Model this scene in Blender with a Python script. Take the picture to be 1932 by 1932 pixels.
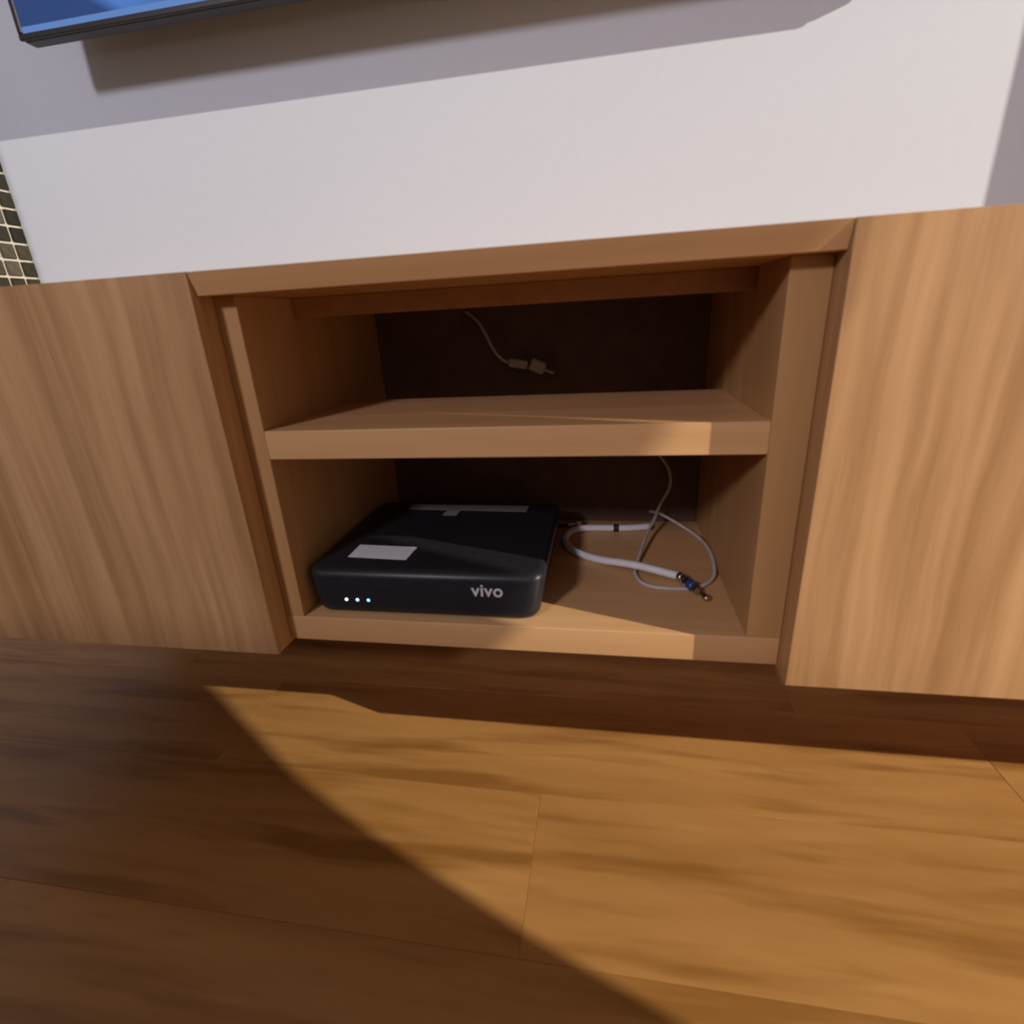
import bpy, bmesh, math, random
from mathutils import Vector, Matrix
random.seed(7)
for o in list(bpy.data.objects): bpy.data.objects.remove(o, do_unlink=True)
S = bpy.context.scene
COL = S.collection

# ------------------------------------------------------------------ camera
cam_d = bpy.data.cameras.new('camera'); cam = bpy.data.objects.new('camera', cam_d); COL.objects.link(cam)
F_PX, P, Yw, Rl = 985.2627, 0.3523, -0.1854, -0.0565
B = Matrix(((1,0,0),(0,0,-1),(0,1,0)))
Ry = Matrix(((math.cos(Yw),-math.sin(Yw),0),(math.sin(Yw),math.cos(Yw),0),(0,0,1)))
Rp = Matrix(((1,0,0),(0,math.cos(P),-math.sin(P)),(0,math.sin(P),math.cos(P))))
Rr = Matrix(((math.cos(Rl),-math.sin(Rl),0),(math.sin(Rl),math.cos(Rl),0),(0,0,1)))
M = Rr @ Rp @ B @ Ry
R3 = Matrix((M[0], -M[1], -M[2])).transposed()
cam.matrix_world = Matrix.Translation((0.42, -0.5189, 0.3974)) @ R3.to_4x4()
cam_d.sensor_fit = 'HORIZONTAL'; cam_d.sensor_width = 36.0; cam_d.lens = 36.0*F_PX/1932
cam_d.clip_start = 0.01
cam_d.dof.use_dof = True; cam_d.dof.focus_distance = 3.0; cam_d.dof.aperture_fstop = 6.3
S.camera = cam

# ------------------------------------------------------------------ world, lights, exposure
W_ = bpy.data.worlds.new('room_ambient'); S.world = W_; W_.use_nodes = True
bg = W_.node_tree.nodes['Background']; bg.inputs[0].default_value = (1.0, 0.85, 0.76, 1); bg.inputs[1].default_value = 0.20
def lamp(name, loc, power, col, radius):
    l = bpy.data.lights.new(name, 'POINT'); l.energy = power; l.color = col; l.shadow_soft_size = radius
    o = bpy.data.objects.new(name, l); COL.objects.link(o); o.location = loc; return o
lamp('ceiling_lamp_light', (6.065, -1.8, 2.43), 2150, (1.0, 0.92, 0.78), 0.022)
lamp('left_lamp_light', (-0.75, -2.4, 1.7), 122, (1.0, 0.95, 1.08), 0.18)
S.view_settings.view_transform = 'Standard'; S.view_settings.look = 'None'
S.view_settings.exposure = 0.0; S.view_settings.gamma = 1.0; S.view_settings.use_curve_mapping = False

# ------------------------------------------------------------------ materials
def mat(name, col=(.5,.5,.5), rough=.5, metal=0.0, spec=.5, emit=None, estr=0, coat=0):
    m = bpy.data.materials.new(name); m.use_nodes = True
    b = m.node_tree.nodes['Principled BSDF']
    b.inputs['Base Color'].default_value = (*col, 1); b.inputs['Roughness'].default_value = rough
    b.inputs['Metallic'].default_value = metal; b.inputs['Specular IOR Level'].default_value = spec
    b.inputs['Coat Weight'].default_value = coat; b.inputs['Coat Roughness'].default_value = .08
    if emit: b.inputs['Emission Color'].default_value = (*emit, 1); b.inputs['Emission Strength'].default_value = estr
    return m
class NT:
    def __init__(s, m): s.t = m.node_tree; s.b = s.t.nodes['Principled BSDF']
    def n(s, typ, **kw):
        nd = s.t.nodes.new(typ)
        for k, v in kw.items():
            if k in nd.inputs: nd.inputs[k].default_value = v
            else: setattr(nd, k, v)
        return nd
    def l(s, a, b): s.t.links.new(a, b)
    def ramp(s, src, stops):
        r = s.n('ShaderNodeValToRGB'); e = r.color_ramp.elements
        while len(e) < len(stops): e.new(.5)
        for k, (p, c) in enumerate(stops): e[k].position = p; e[k].color = (*c, 1)
        s.l(src, r.inputs[0]); return r.outputs[0]
    def mix(s, fac, a, b, typ='MIX'):
        m = s.n('ShaderNodeMix', data_type='RGBA', blend_type=typ)
        if isinstance(fac, float): m.inputs[0].default_value = fac
        else: s.l(fac, m.inputs[0])
        for i, v in ((6, a), (7, b)):
            if isinstance(v, tuple): m.inputs[i].default_value = (*v, 1)
            else: s.l(v, m.inputs[i])
        return m.outputs[2]
def wood(name, light, dark, grain=(34, 34, 1.1), rough=.42, contrast=1.0, rnd=False, streak=(9, 9, .35), bump=.05, blot=None, mid=None, wave=.02):
    m = mat(name, light, rough, spec=.4); N = NT(m)
    tc = N.n('ShaderNodeTexCoord'); src = tc.outputs['Object']
    if rnd:
        oi = N.n('ShaderNodeObjectInfo'); sc = N.n('ShaderNodeVectorMath', operation='SCALE'); N.l(oi.outputs['Location'], sc.inputs[0]); sc.inputs[3].default_value = 3.7
        ad = N.n('ShaderNodeVectorMath', operation='ADD'); N.l(src, ad.inputs[0]); N.l(sc.outputs[0], ad.inputs[1]); src = ad.outputs[0]
    # gentle waviness so that the streaks are not ruler-straight
    wv = N.n('ShaderNodeTexNoise', Scale=3.2, Detail=2.0); N.l(src, wv.inputs['Vector'])
    su = N.n('ShaderNodeVectorMath', operation='SUBTRACT'); N.l(wv.outputs['Color'], su.inputs[0]); su.inputs[1].default_value = (.5,.5,.5)
    sc2 = N.n('ShaderNodeVectorMath', operation='SCALE'); N.l(su.outputs[0], sc2.inputs[0]); sc2.inputs[3].default_value = wave
    ad2 = N.n('ShaderNodeVectorMath', operation='ADD'); N.l(src, ad2.inputs[0]); N.l(sc2.outputs[0], ad2.inputs[1]); src = ad2.outputs[0]
    mp = N.n('ShaderNodeMapping'); mp.inputs['Scale'].default_value = grain; N.l(src, mp.inputs[0])
    n1 = N.n('ShaderNodeTexNoise', Scale=1.0, Detail=5.0, Roughness=.6); N.l(mp.outputs[0], n1.inputs['Vector'])
    mp2 = N.n('ShaderNodeMapping'); mp2.inputs['Scale'].default_value = streak; mp2.inputs['Location'].default_value = (3.1, 1.7, .4); N.l(src, mp2.inputs[0])
    n2 = N.n('ShaderNodeTexNoise', Scale=1.0, Detail=3.0, Roughness=.5); N.l(mp2.outputs[0], n2.inputs['Vector'])
    md = mid or tuple((a+b)/2 for a, b in zip(light, dark))
    c1 = N.ramp(n1.outputs['Fac'], [(.5-.17/contrast, dark), (.5-.02/contrast, md), (.5+.13/contrast, light)])
    c2 = N.ramp(n2.outputs['Fac'], [(.5-.15/contrast, dark), (.50, md), (.5+.11/contrast, light)])
    c = N.mix(.5, c1, c2)
    if blot:
        mp3 = N.n('ShaderNodeMapping'); mp3.inputs['Scale'].default_value = blot[0]; N.l(src, mp3.inputs[0])
        n3 = N.n('ShaderNodeTexNoise', Scale=1.0, Detail=3.0, Roughness=.55); N.l(mp3.outputs[0], n3.inputs['Vector'])
        f3 = N.ramp(n3.outputs['Fac'], [(.50, (0,0,0)), (.66, (1,1,1))])
        c = N.mix(f3, c, blot[1])
    N.l(c, N.b.inputs['Base Color'])
    bp = N.n('ShaderNodeBump', Strength=bump, Distance=.002); N.l(n1.outputs['Fac'], bp.inputs['Height']); N.l(bp.outputs[0], N.b.inputs['Normal'])
    return m
DL, DD = (.63, .365, .175), (.40, .210, .085)
M_door  = wood('oak_laminate_vertical', DL, DD, grain=(58, 58, 2.4), streak=(24, 24, .7), wave=.026, contrast=1.2)
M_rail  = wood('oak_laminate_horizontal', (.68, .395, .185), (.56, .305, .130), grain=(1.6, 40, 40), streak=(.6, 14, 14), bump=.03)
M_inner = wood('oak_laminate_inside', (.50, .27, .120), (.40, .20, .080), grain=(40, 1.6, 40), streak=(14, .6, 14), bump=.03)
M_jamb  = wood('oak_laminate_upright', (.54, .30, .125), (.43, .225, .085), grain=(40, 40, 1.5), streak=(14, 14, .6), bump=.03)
M_plank = wood('floor_plank', (.56, .290, .095), (.41, .195, .055), grain=(3.2, 26, 20), streak=(1.4, 9, 8), rough=.38, rnd=True, bump=.04,
               blot=((2.2, 20, 9), (.32, .145, .034)), wave=.03)
def plaster(name, col, scale=60, amt=.03):
    m = mat(name, col, .75, spec=.25); N = NT(m)
    tc = N.n('ShaderNodeTexCoord'); n = N.n('ShaderNodeTexNoise', Scale=float(scale), Detail=4.0); N.l(tc.outputs['Object'], n.inputs['Vector'])
    c = N.ramp(n.outputs['Fac'], [(.3, tuple(v*(1-amt) for v in col)), (.7, tuple(min(1, v*(1+amt)) for v in col))]); N.l(c, N.b.inputs['Base Color'])
    bp = N.n('ShaderNodeBump', Strength=.06, Distance=.001); N.l(n.outputs['Fac'], bp.inputs['Height']); N.l(bp.outputs[0], N.b.inputs['Normal'])
    return m
M_wall = plaster('white_wall_paint', (.625, .66, .735), 60, .008)
M_grout = plaster('mosaic_grout', (.62, .56, .47), 200, .06)
M_sub = plaster('dark_subfloor', (.05, .03, .015), 80, .1)
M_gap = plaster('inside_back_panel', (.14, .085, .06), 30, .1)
def tile_mat():
    m = mat('glass_mosaic', (.05, .04, .02), .18, spec=.5); N = NT(m)
    oi = N.n('ShaderNodeObjectInfo')
    c = N.ramp(oi.outputs['Random'], [(0, (.016, .013, .005)), (.5, (.026, .022, .010)), (.85, (.040, .030, .012)), (.96, (.10, .085, .06))])
    tc = N.n('ShaderNodeTexCoord'); n = N.n('ShaderNodeTexNoise', Scale=90.0, Detail=3.0); N.l(tc.outputs['Object'], n.inputs['Vector'])
    f = N.ramp(n.outputs['Fac'], [(.35, (.75, .75, .75)), (.7, (1.15, 1.15, 1.15))])
    N.l(N.mix(1.0, c, f, 'MULTIPLY'), N.b.inputs['Base Color']); return m
M_tile = tile_mat()
def noisy(name, col, rough, amt=.12, scale=120, **k):
    m = mat(name, col, rough, **k); N = NT(m)
    tc = N.n('ShaderNodeTexCoord'); n = N.n('ShaderNodeTexNoise', Scale=float(scale), Detail=3.0); N.l(tc.outputs['Object'], n.inputs['Vector'])
    c = N.ramp(n.outputs['Fac'], [(.3, tuple(v*(1-amt) for v in col)), (.7, tuple(min(1, v*(1+amt)) for v in col))]); N.l(c, N.b.inputs['Base Color'])
    return m
M_box   = noisy('black_gloss_plastic', (.018, .018, .022), .38, spec=.3)
M_boxf  = noisy('black_satin_plastic', (.017, .017, .021), .38)
M_paper = noisy('white_label_paper', (.80, .80, .86), .6, .03)
M_grey  = noisy('pale_strip_grey', (.24, .23, .225), .5, .15)
M_logo  = noisy('pale_grey_logo_ink', (.62, .58, .66), .5, .03)
M_white = noisy('white_cable_sheath', (.74, .72, .74), .45, .05)
M_thin  = noisy('pale_grey_cord_sheath', (.50, .45, .42), .5, .08)
M_silver= noisy('nickel_metal', (.75, .74, .72), .22, .05, metal=1.0)
M_gold  = noisy('brass_metal', (.55, .47, .34), .3, .05, metal=1.0)
M_blue  = noisy('blue_plastic_ring', (.025, .055, .22), .4)
M_black = noisy('black_rubber', (.015, .014, .014), .5)
M_plug  = noisy('ivory_plug_plastic', (.45, .40, .30), .45, .06)
M_bezel = noisy('black_tv_casing', (.014, .012, .013), .4)
M_led   = [mat('led_white', (.8,.85,1), .4, emit=(.65, .80, 1.0), estr=3.0), mat('led_pale_blue', (.6,.7,1), .4, emit=(.35, .60, 1.0), estr=3.0), mat('led_blue', (.3,.6,1), .4, emit=(.15, .55, 1.0), estr=3.0)]
def screen_mat():
    m = mat('lit_tv_screen', (.01, .01, .015), .25, spec=.4); N = NT(m)
    tc = N.n('ShaderNodeTexCoord'); sp = N.n('ShaderNodeSeparateXYZ'); N.l(tc.outputs['Object'], sp.inputs[0])
    def math_(op, a, b=None):
        q = N.n('ShaderNodeMath', operation=op)
        for i, v in enumerate((a, b)):
            if v is None: continue
            if isinstance(v, (int, float)): q.inputs[i].default_value = v
            else: N.l(v, q.inputs[i])
        return q.outputs[0]
    X, Z = sp.outputs['X'], sp.outputs['Z']           # measured from the lower left corner of the screen
    n = N.n('ShaderNodeTexNoise', Scale=9.0, Detail=2.0); N.l(tc.outputs['Object'], n.inputs['Vector'])
    base = N.ramp(n.outputs['Fac'], [(.3, (.035, .12, .40)), (.7, (.075, .21, .58))])
    d = math_('ADD', math_('MULTIPLY', X, -.32), Z)    # diagonal darker field rising to the left
    tri = N.ramp(math_('ADD', math_('MULTIPLY', math_('ADD', math_('MULTIPLY', X, .55), Z), 18.0), -1.15), [(.45, (1,1,1)), (.75, (0,0,0))])
    c = N.mix(tri, base, (.016, .055, .19))
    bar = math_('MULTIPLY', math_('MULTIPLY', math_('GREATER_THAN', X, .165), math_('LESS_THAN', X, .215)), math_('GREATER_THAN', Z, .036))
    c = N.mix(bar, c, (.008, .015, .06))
    c = N.mix(math_('LESS_THAN', Z, .0075), c, (.11, .235, .55))  # bright bottom line: the bezel's blue reflection drawn into the picture
    N.l(c, N.b.inputs['Emission Color']); N.b.inputs['Emission Strength'].default_value = .9
    return m
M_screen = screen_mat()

# ------------------------------------------------------------------ mesh helpers
def link(name, bm, m, parent=None, smooth=False):
    me = bpy.data.meshes.new(name); bm.normal_update(); bm.to_mesh(me); bm.free(); me.materials.append(m)
    if smooth:
        for p in me.polygons: p.use_smooth = True
    o = bpy.data.objects.new(name, me); COL.objects.link(o)
    if parent:
        o.parent = parent; o.matrix_parent_inverse = Matrix.Translation(-Vector(parent.location))
    return o
def box_bm(x0, x1, y0, y1, z0, z1, bev=0.0, seg=2):
    bm = bmesh.new(); bmesh.ops.create_cube(bm, size=1)
    for v in bm.verts: v.co = Vector(((x0+x1)/2+v.co.x*(x1-x0), (y0+y1)/2+v.co.y*(y1-y0), (z0+z1)/2+v.co.z*(z1-z0)))
    if bev: bmesh.ops.bevel(bm, geom=bm.edges[:], offset=bev, segments=seg, affect='EDGES', profile=.5)
    return bm
def box(name, r, m, parent=None, bev=0.0008, seg=2): return link(name, box_bm(*r, bev, seg), m, parent)
def smooth_path(pts, n=8):
    pts = [Vector(p) for p in pts]; out = []
    for i in range(len(pts)-1):
        p0 = pts[max(i-1, 0)]; p1 = pts[i]; p2 = pts[i+1]; p3 = pts[min(i+2, len(pts)-1)]
        for k in range(n):
            t = k/n; out.append(.5*((2*p1)+(p2-p0)*t+(2*p0-5*p1+4*p2-p3)*t*t+(3*p1-p0-3*p2+p3)*t**3))
    out.append(pts[-1]); return out
def tube_bm(path, rad, sides=12, bm=None):
    bm = bm or bmesh.new(); rings = []; up = Vector((0,0,1)); n = len(path)
    for i, p in enumerate(path):
        t = (path[min(i+1, n-1)]-path[max(i-1, 0)]).normalized()
        a = t.cross(up)
        if a.length < .05: a = t.cross(Vector((1,0,0)))
        a.normalize(); b = a.cross(t).normalized()
        r = rad[i] if isinstance(rad, (list, tuple)) else rad
        rings.append([bm.verts.new(p+a*math.cos(2*math.pi*k/sides)*r+b*math.sin(2*math.pi*k/sides)*r) for k in range(sides)])
    for i in range(n-1):
        for k in range(sides): bm.faces.new((rings[i][k], rings[i][(k+1)%sides], rings[i+1][(k+1)%sides], rings[i+1][k]))
    bm.faces.new(rings[0][::-1]); bm.faces.new(rings[-1]); bmesh.ops.recalc_face_normals(bm, faces=bm.faces[:])
    return bm
def tube(name, pts, rad, m, parent=None, n=8, sides=12): return link(name, tube_bm(smooth_path(pts, n), rad, sides), m, parent, True)
def lathe(name, a, b, prof, m, parent, sides=16):     # prof: (t along a->b, radius)
    a, b = Vector(a), Vector(b)
    return link(name, tube_bm([a.lerp(b, t) for t, r in prof], [r for t, r in prof], sides), m, parent, False)
def thing(name, label, cat, loc=(0,0,0), group=None):
    o = bpy.data.objects.new(name, None); COL.objects.link(o); o.location = loc; o.empty_display_size = .05
    o['label'] = label; o['category'] = cat
    if group: o['group'] = group
    return o
def struct(o, label):
    o['kind'] = 'structure'; o['label'] = label; return o

# ------------------------------------------------------------------ measures
W = .62; H = .4606; REC = .0313; JL = .0262; JR = .583; ZSB = .2559; ZST = .2897; ZB = .0042; ZF = .0396; ZT = .4377
YW = .42; FL = -.27; XL = -.66; BACK = .395

# ------------------------------------------------------------------ setting
wb = struct(box('wall_back', (-2.2, 2.6, YW, YW+.1, FL, 2.3), M_wall, bev=0), 'smooth white painted wall above and behind the wooden cabinet')
wl = struct(box('wall_left', (XL-.1, XL-.004, .28, YW, 0.0, 2.3), M_grout, bev=.001), 'side wall covered in small dark glass mosaic tiles with pale grout')
PITCH = .0292
t_bm = bmesh.new(); bmesh.ops.create_cube(t_bm, size=1)
for v in t_bm.verts: v.co = Vector((v.co.x*.006, v.co.y*.0245, v.co.z*.0245))
bmesh.ops.bevel(t_bm, geom=t_bm.edges[:], offset=.0012, segments=1, affect='EDGES')
t_me = bpy.data.meshes.new('tile'); t_bm.to_mesh(t_me); t_bm.free(); t_me.materials.append(M_tile)
for i in range(5):
    for j in range(50):
        o = bpy.data.objects.new('tile', t_me); COL.objects.link(o); o.parent = wl
        o.location = (XL-.0025, YW-.0135-i*PITCH+.003, .4625+j*PITCH+.0146)
# unseen partition and wall return, added and shaped only to block lamp light
struct(box('shadow_return', (1.30, 1.45, .2653, YW, H, 2.3), M_wall, bev=0), 'unseen white return added to shade the end of the television wall')
prof = [(-.64,FL),(-.63,.35),(-.622,.457),(-.614,.513),(-.593,.59),(-.574,.638),(-.514,.719),(-.502,.742),(-.468,.858),(-.456,.91),(-.455,.96),(-.462,.982),(-.468,1.05),(-.475,1.12),(-.50,1.19),(-.56,1.25),(-.66,1.28),(-1.05,1.28),(-1.05,FL)]  # outline cut to throw a person's shadow edge
bm = bmesh.new(); f = bm.faces.new([bm.verts.new((2.0, y, z)) for y, z in prof])
g = bmesh.ops.extrude_face_region(bm, geom=[f]); bmesh.ops.translate(bm, vec=(-.04,0,0), verts=[v for v in g['geom'] if isinstance(v, bmesh.types.BMVert)])
bmesh.ops.recalc_face_normals(bm, faces=bm.faces[:])
struct(link('shadow_partition', bm, M_wall), 'unseen white partition added to block lamp light, edge curved to shape the shadow')
# floor: slab with one object for each plank
fl = struct(box('floor', (-2.2, 3.2, -3.4, YW, FL-.06, FL-.007), M_sub, bev=0), 'laminate floor of warm brown wooden planks')
PW, PL = .217, 1.22
p_bm = box_bm(-PL/2+.0001, PL/2-.0001, -PW/2+.0001, PW/2-.0001, -.007, 0, .0005, 1)
p_me = bpy.data.meshes.new('plank'); p_bm.to_mesh(p_me); p_bm.free(); p_me.materials.append(M_plank)
offs = {0: .33, 1: -.22, 2: .75, -1: .86, -2: .02}
r_ = random.Random(4)
p2_bm = box_bm(-PL/2+.0001, PL/2-.0001, -PW/2+.0001, .0315, -.007, 0, .0005, 1)
p2_me = bpy.data.meshes.new('plank'); p2_bm.to_mesh(p2_me); p2_bm.free(); p2_me.materials.append(M_plank)
for k in range(-12, 3):
    y0 = -.155+k*PW
    off = offs.get(k, r_.uniform(0, PL))
    for j in range(-3, 3):
        x0 = off+j*PL
        if x0+PL < -2.1 or x0 > 3.1: continue
        o = bpy.data.objects.new('plank', p2_me if k == 2 else p_me); COL.objects.link(o); o.parent = fl; o.location = (x0+PL/2, y0+PW/2, FL)

# added unseen blocker behind the camera: its board keeps lamp light off the floor
bd = thing('light_blocker', 'unseen light blocker of dark board and beige mattress, added behind the camera', 'light_blocker', (0, -1.8, FL))
M_blocker = plaster('blocker_linen', (.45, .40, .34), 40, .08)
box('base', (-1.9, .5, -2.88, -.79, FL+.08, FL+.32), M_blocker, bd, .015, 3)
box('blocker_board', (-1.95, .55, -.785, -.75, FL+.0802, FL+.79), M_sub, bd, .006, 2)
box('blocker_mattress', (-1.92, .52, -2.9, -.79, FL+.3205, FL+.62), M_blocker, bd, .05, 5)
for x in (-1.8, .4):
    for y in (-2.75, -.97): box('blocker_leg', (x-.03, x+.03, y-.03, y+.03, FL+.0002, FL+.0795), M_sub, bd)
# ------------------------------------------------------------------ cabinets
def closed_cabinet(name, label, x0, x1, handed):
    t = thing(name, label, 'cabinet', ((x0+x1)/2, .2, 0))
    box('body', (x0, x1, .0191, YW-.0008, 0.0, H), M_jamb, t, .0002)
    box('door', (x0, x1, 0, .0190, 0, H), M_door, t, .0004)
    return t
closed_cabinet('closed_cabinet', 'wall-hung oak cabinet with plain closed door beside the mosaic-tiled wall', XL+.004, -.0003, 1)
closed_cabinet('closed_cabinet', 'wall-hung oak cabinet with plain closed door, at the cable side of the open shelf unit', W+.0003, 2.3, -1)
un = thing('open_shelf_unit', 'open oak shelf unit with two compartments set back between the closed doors', 'shelf unit', (W/2, .2, ZB))
tp = box_bm(.0003, W-.0003, REC, YW-.0008, ZT, H-.0002)
for v in tp.verts:                                   # front edge slants back towards its underside
    if v.co.y < .1 and v.co.z > (ZT+H)/2: v.co.y = .0006
    elif v.co.y < .1: v.co.y = .0080
bmesh.ops.bevel(tp, geom=tp.edges[:], offset=.0005, segments=2, affect='EDGES', profile=.5)
link('top_panel', tp, M_rail, un)
box('bottom_panel', (.0003, W-.0003, REC, YW-.0008, ZB, ZF), M_rail, un)
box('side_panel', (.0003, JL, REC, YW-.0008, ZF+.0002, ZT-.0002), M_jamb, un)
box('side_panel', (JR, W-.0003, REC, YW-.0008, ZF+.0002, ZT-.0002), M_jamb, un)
box('shelf', (JL+.0002, JR-.0002, REC, .275, ZSB, ZST), M_rail, un)
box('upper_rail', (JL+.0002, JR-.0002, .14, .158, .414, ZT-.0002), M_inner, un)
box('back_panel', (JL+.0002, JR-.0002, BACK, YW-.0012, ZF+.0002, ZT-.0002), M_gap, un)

# ------------------------------------------------------------------ set-top box
sb = thing('set_top_box', 'black plastic set-top box with white sticker, three lights and vivo lettering', 'set-top box', (.19, .18, ZF))
HB = .064
bm = bmesh.new(); bmesh.ops.create_cube(bm, size=1)
for v in bm.verts:
    top = v.co.z > 0
    x0, x1 = (.0285, .350) if top else (.0400, .340)
    y0, y1 = (.046, .318) if top else (.042, .312)
    v.co = Vector((x0 if v.co.x < 0 else x1, y0 if v.co.y < 0 else y1, ZF+(HB if top else .0004)))
vert = [e for e in bm.edges if abs(e.verts[0].co.z-e.verts[1].co.z) > .03]
bmesh.ops.bevel(bm, geom=vert, offset=.020, segments=5, affect='EDGES', profile=.5)
low = [e for e in bm.edges if all(v.co.z < ZF+.001 for v in e.verts) and len(e.link_faces) == 2]
bmesh.ops.bevel(bm, geom=low, offset=.012, segments=4, affect='EDGES', profile=.5)
hi = [e for e in bm.edges if all(v.co.z > ZF+HB-.001 for v in e.verts)]
bmesh.ops.bevel(bm, geom=hi, offset=.012, segments=5, affect='EDGES', profile=.5)
case = link('casing', bm, M_box, sb, True)
zt = ZF+HB
def slab(name, quad, h, m, parent):
    bm = bmesh.new(); lo = [bm.verts.new(Vector(q)) for q in quad]; f = bm.faces.new(lo)
    g = bmesh.ops.extrude_face_region(bm, geom=[f]); bmesh.ops.translate(bm, vec=(0,0,h), verts=[v for v in g['geom'] if isinstance(v, bmesh.types.BMVert)])
    bmesh.ops.recalc_face_normals(bm, faces=bm.faces[:]); return link(name, bm, m, parent)
st = slab('sticker', [(.074,.085,zt), (.160,.080,zt), (.161,.121,zt), (.073,.126,zt)], .0004, M_paper, sb); st['label'] = 'blank white paper sticker on the casing'
slab('pale_strip', [(.092,.276,zt), (.296,.268,zt), (.297,.296,zt), (.090,.300,zt)], .0004, M_grey, sb)  # pale grey strip and tab on the casing top
slab('pale_strip', [(.160,.249,zt), (.184,.248,zt), (.185,.272,zt), (.162,.273,zt)], .0004, M_grey, sb)
def front_y(z): return .042+(z-ZF)/HB*.004
for k, x in enumerate((.085, .1005, .116)):
    z = .0615
    lathe('status_light', (x, front_y(z)+.001, z), (x, front_y(z)-.0006, z), [(0,.0022),(.7,.0022),(1,.0014)], M_led[k], sb, 10)
cu = bpy.data.curves.new('logo', 'FONT'); cu.body = 'vivo'; cu.size = .0235; cu.extrude = .0002; cu.align_x = 'CENTER'; cu.offset = .0004; cu.space_character = 1.05
to = bpy.data.objects.new('logo_curve', cu); COL.objects.link(to)
bpy.context.view_layer.update()
me = bpy.data.meshes.new_from_object(to.evaluated_get(bpy.context.evaluated_depsgraph_get())); bpy.data.objects.remove(to)
me.materials.clear(); me.materials.append(M_logo)
tx = Matrix.Translation((.277, front_y(.078)-.0007, .0735)) @ Matrix.Rotation(math.radians(90-3.5), 4, 'X')
me.transform(tx); lg = bpy.data.objects.new('logo', me); COL.objects.link(lg); lg.parent = sb; lg.matrix_parent_inverse = Matrix.Translation(-sb.location)
lg['label'] = 'pale grey lower-case vivo lettering'

# ------------------------------------------------------------------ cables in the lower compartment
wc = thing('white_cable', 'thick white cable looped beside the set-top box, ending in a blue ringed plug', 'cable', (.44, .25, ZF))
z5 = ZF+.0062
tube('sheath', [(.500,.352,z5+.001),(.46,.346,z5),(.42,.345,z5),(.385,.342,z5),(.364,.327,z5),(.356,.297,z5),(.363,.264,z5),(.382,.238,z5),(.415,.214,z5+.001),(.467,.188,z5+.0056),(.5245,.162,z5+.003)], .0060, M_white, wc)
lathe('collar', (.5245,.162,z5+.003), (.531,.152,z5+.003), [(0,.0066),(.5,.0066),(.51,.0058),(1,.0058)], M_silver, wc)
lathe('strain_relief', (.531,.152,z5+.003), (.5352,.143,z5+.0025), [(0,.0040),(1,.0048)], M_black, wc)
lathe('plug_ring', (.5352,.143,z5+.0025), (.540,.133,z5+.002), [(0,.0062),(.15,.0075),(.85,.0075),(1,.0062)], M_blue, wc)
lathe('plug_nut', (.540,.133,z5+.002), (.5455,.122,z5+.001), [(0,.0045),(.15,.0045),(.2,.0062),(.75,.0062),(.8,.0045),(1,.0045)], M_gold, wc, 6)
lathe('plug_tip', (.5455,.122,z5+.001), (.5535,.105,z5), [(0,.0030),(.5,.0030),(.55,.0042),(.9,.0042),(1,.003)], M_gold, wc)
lathe('clip_band', (.437,.3455,z5), (.446,.3457,z5), [(0,.0068),(1,.0068)], M_black, wc)
tc_ = tube('thin_cord', [(.500,.385,.275),(.496,.372,.215),(.506,.367,.180),(.527,.362,.148),(.530,.358,.118),(.516,.356,.088),(.505,.335,.068),(.492,.300,.058),(.478,.245,.050),(.468,.200,ZF+.0030),(.466,.176,ZF+.0028),(.473,.153,ZF+.0028),(.490,.140,ZF+.0028),(.520,.1375,ZF+.0028),(.548,.143,ZF+.0028),(.571,.168,ZF+.006),(.5775,.205,ZF+.012),(.5765,.245,ZF+.016),(.567,.285,ZF+.018),(.545,.325,ZF+.022),(.515,.350,ZF+.032),(.500,.366,ZF+.030)], .0027, M_thin, None, 8, 10)
tc_['label'] = 'thin pale grey cord dropping behind the shelf and curling across the white cable'; tc_['category'] = 'cord'
cp = thing('coaxial_plug', 'small silver screw-on plug lying at the rear corner of the set-top box', 'plug', (.36, .36, ZF))
lathe('nut', (.3700,.358,ZF+.0075), (.3815,.362,ZF+.0075), [(0,.0045),(.1,.0068),(.8,.0068),(1,.0055)], M_silver, cp, 6)
lathe('crimp', (.3570,.354,ZF+.0075), (.3700,.358,ZF+.0075), [(0,.0044),(1,.0044)], M_silver, cp)
tube('lead', [(.3570,.354,ZF+.0075),(.345,.352,ZF+.006),(.325,.358,ZF+.005),(.30,.370,ZF+.005),(.25,.378,ZF+.005)], .0033, M_black, cp)

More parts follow.
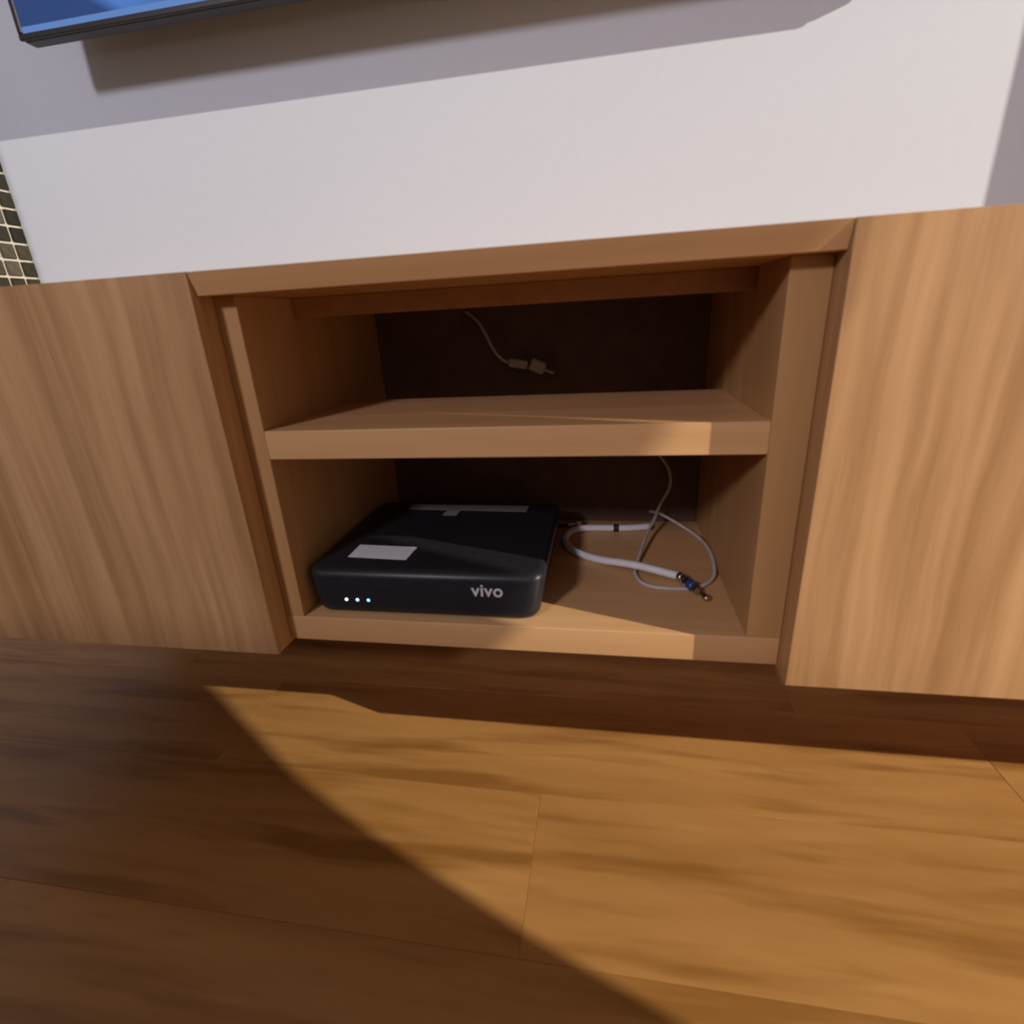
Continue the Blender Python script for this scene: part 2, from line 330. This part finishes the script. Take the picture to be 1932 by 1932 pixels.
# ------------------------------------------------------------------ plug hanging in the upper compartment
hp = thing('hanging_plug', 'pale power plug on a thin lead hanging at the back of the upper compartment', 'plug', (.29, .37, ZST))
tube('lead', [(.190,.392,.414),(.212,.378,.398),(.226,.368,.378),(.240,.362,.352),(.254,.360,.336),(.266,.360,.331)], .0026, M_thin, hp)
b = link('plug_body', box_bm(-.016,.016,-.008,.008,-.007,.007,.003,3), M_plug, None); b.parent = hp
b.matrix_parent_inverse = Matrix.Identity(4); b.matrix_local = Matrix.Translation((-.010,-.010,.0395)) @ Matrix.Rotation(math.radians(10), 4, 'Y')
b2 = link('plug_head', box_bm(-.013,.013,-.010,.010,-.010,.010,.004,3), M_plug, None); b2.parent = hp
b2.matrix_parent_inverse = Matrix.Identity(4); b2.matrix_local = Matrix.Translation((.022,-.010,.034)) @ Matrix.Rotation(math.radians(24), 4, 'Y')
for s in (-1, 1): lathe('prong', (.321,.360+s*.005,.3195), (.338,.360+s*.005,.312), [(0,.0022),(.85,.0022),(1,.0012)], M_gold, hp, 10)

# ------------------------------------------------------------------ television
tx0, tz0, ty0 = -.436, .822, .317
tv = thing('television', 'flat black television showing a blue picture, mounted on the white wall', 'television', (tx0+.55, .38, tz0))
TW, TH = 1.36, .77
box('casing', (tx0, tx0+TW, ty0+.004, ty0+.026, tz0, tz0+TH), M_bezel, tv, .004, 3)
box('rear_housing', (tx0+.10, tx0+TW-.10, ty0+.0262, ty0+.048, tz0+.02, tz0+.40), M_bezel, tv, .006, 3)
def bz(r): box('bezel', r, M_bezel, tv, .0015, 2)
bw = .008
bz((tx0, tx0+TW, ty0-.001, ty0+.0038, tz0, tz0+bw)); bz((tx0, tx0+TW, ty0-.001, ty0+.0038, tz0+TH-bw, tz0+TH))
bz((tx0, tx0+bw, ty0-.001, ty0+.0038, tz0+bw+.0002, tz0+TH-bw-.0002)); bz((tx0+TW-bw, tx0+TW, ty0-.001, ty0+.0038, tz0+bw+.0002, tz0+TH-bw-.0002))
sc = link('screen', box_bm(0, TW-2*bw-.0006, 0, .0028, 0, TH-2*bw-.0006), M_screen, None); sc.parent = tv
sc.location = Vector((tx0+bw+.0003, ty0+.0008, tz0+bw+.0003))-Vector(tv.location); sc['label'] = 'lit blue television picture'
box('wall_bracket', (tx0+.38, tx0+.72, ty0+.0484, YW-.0006, tz0+.12, tz0+.34), M_bezel, tv, .002)
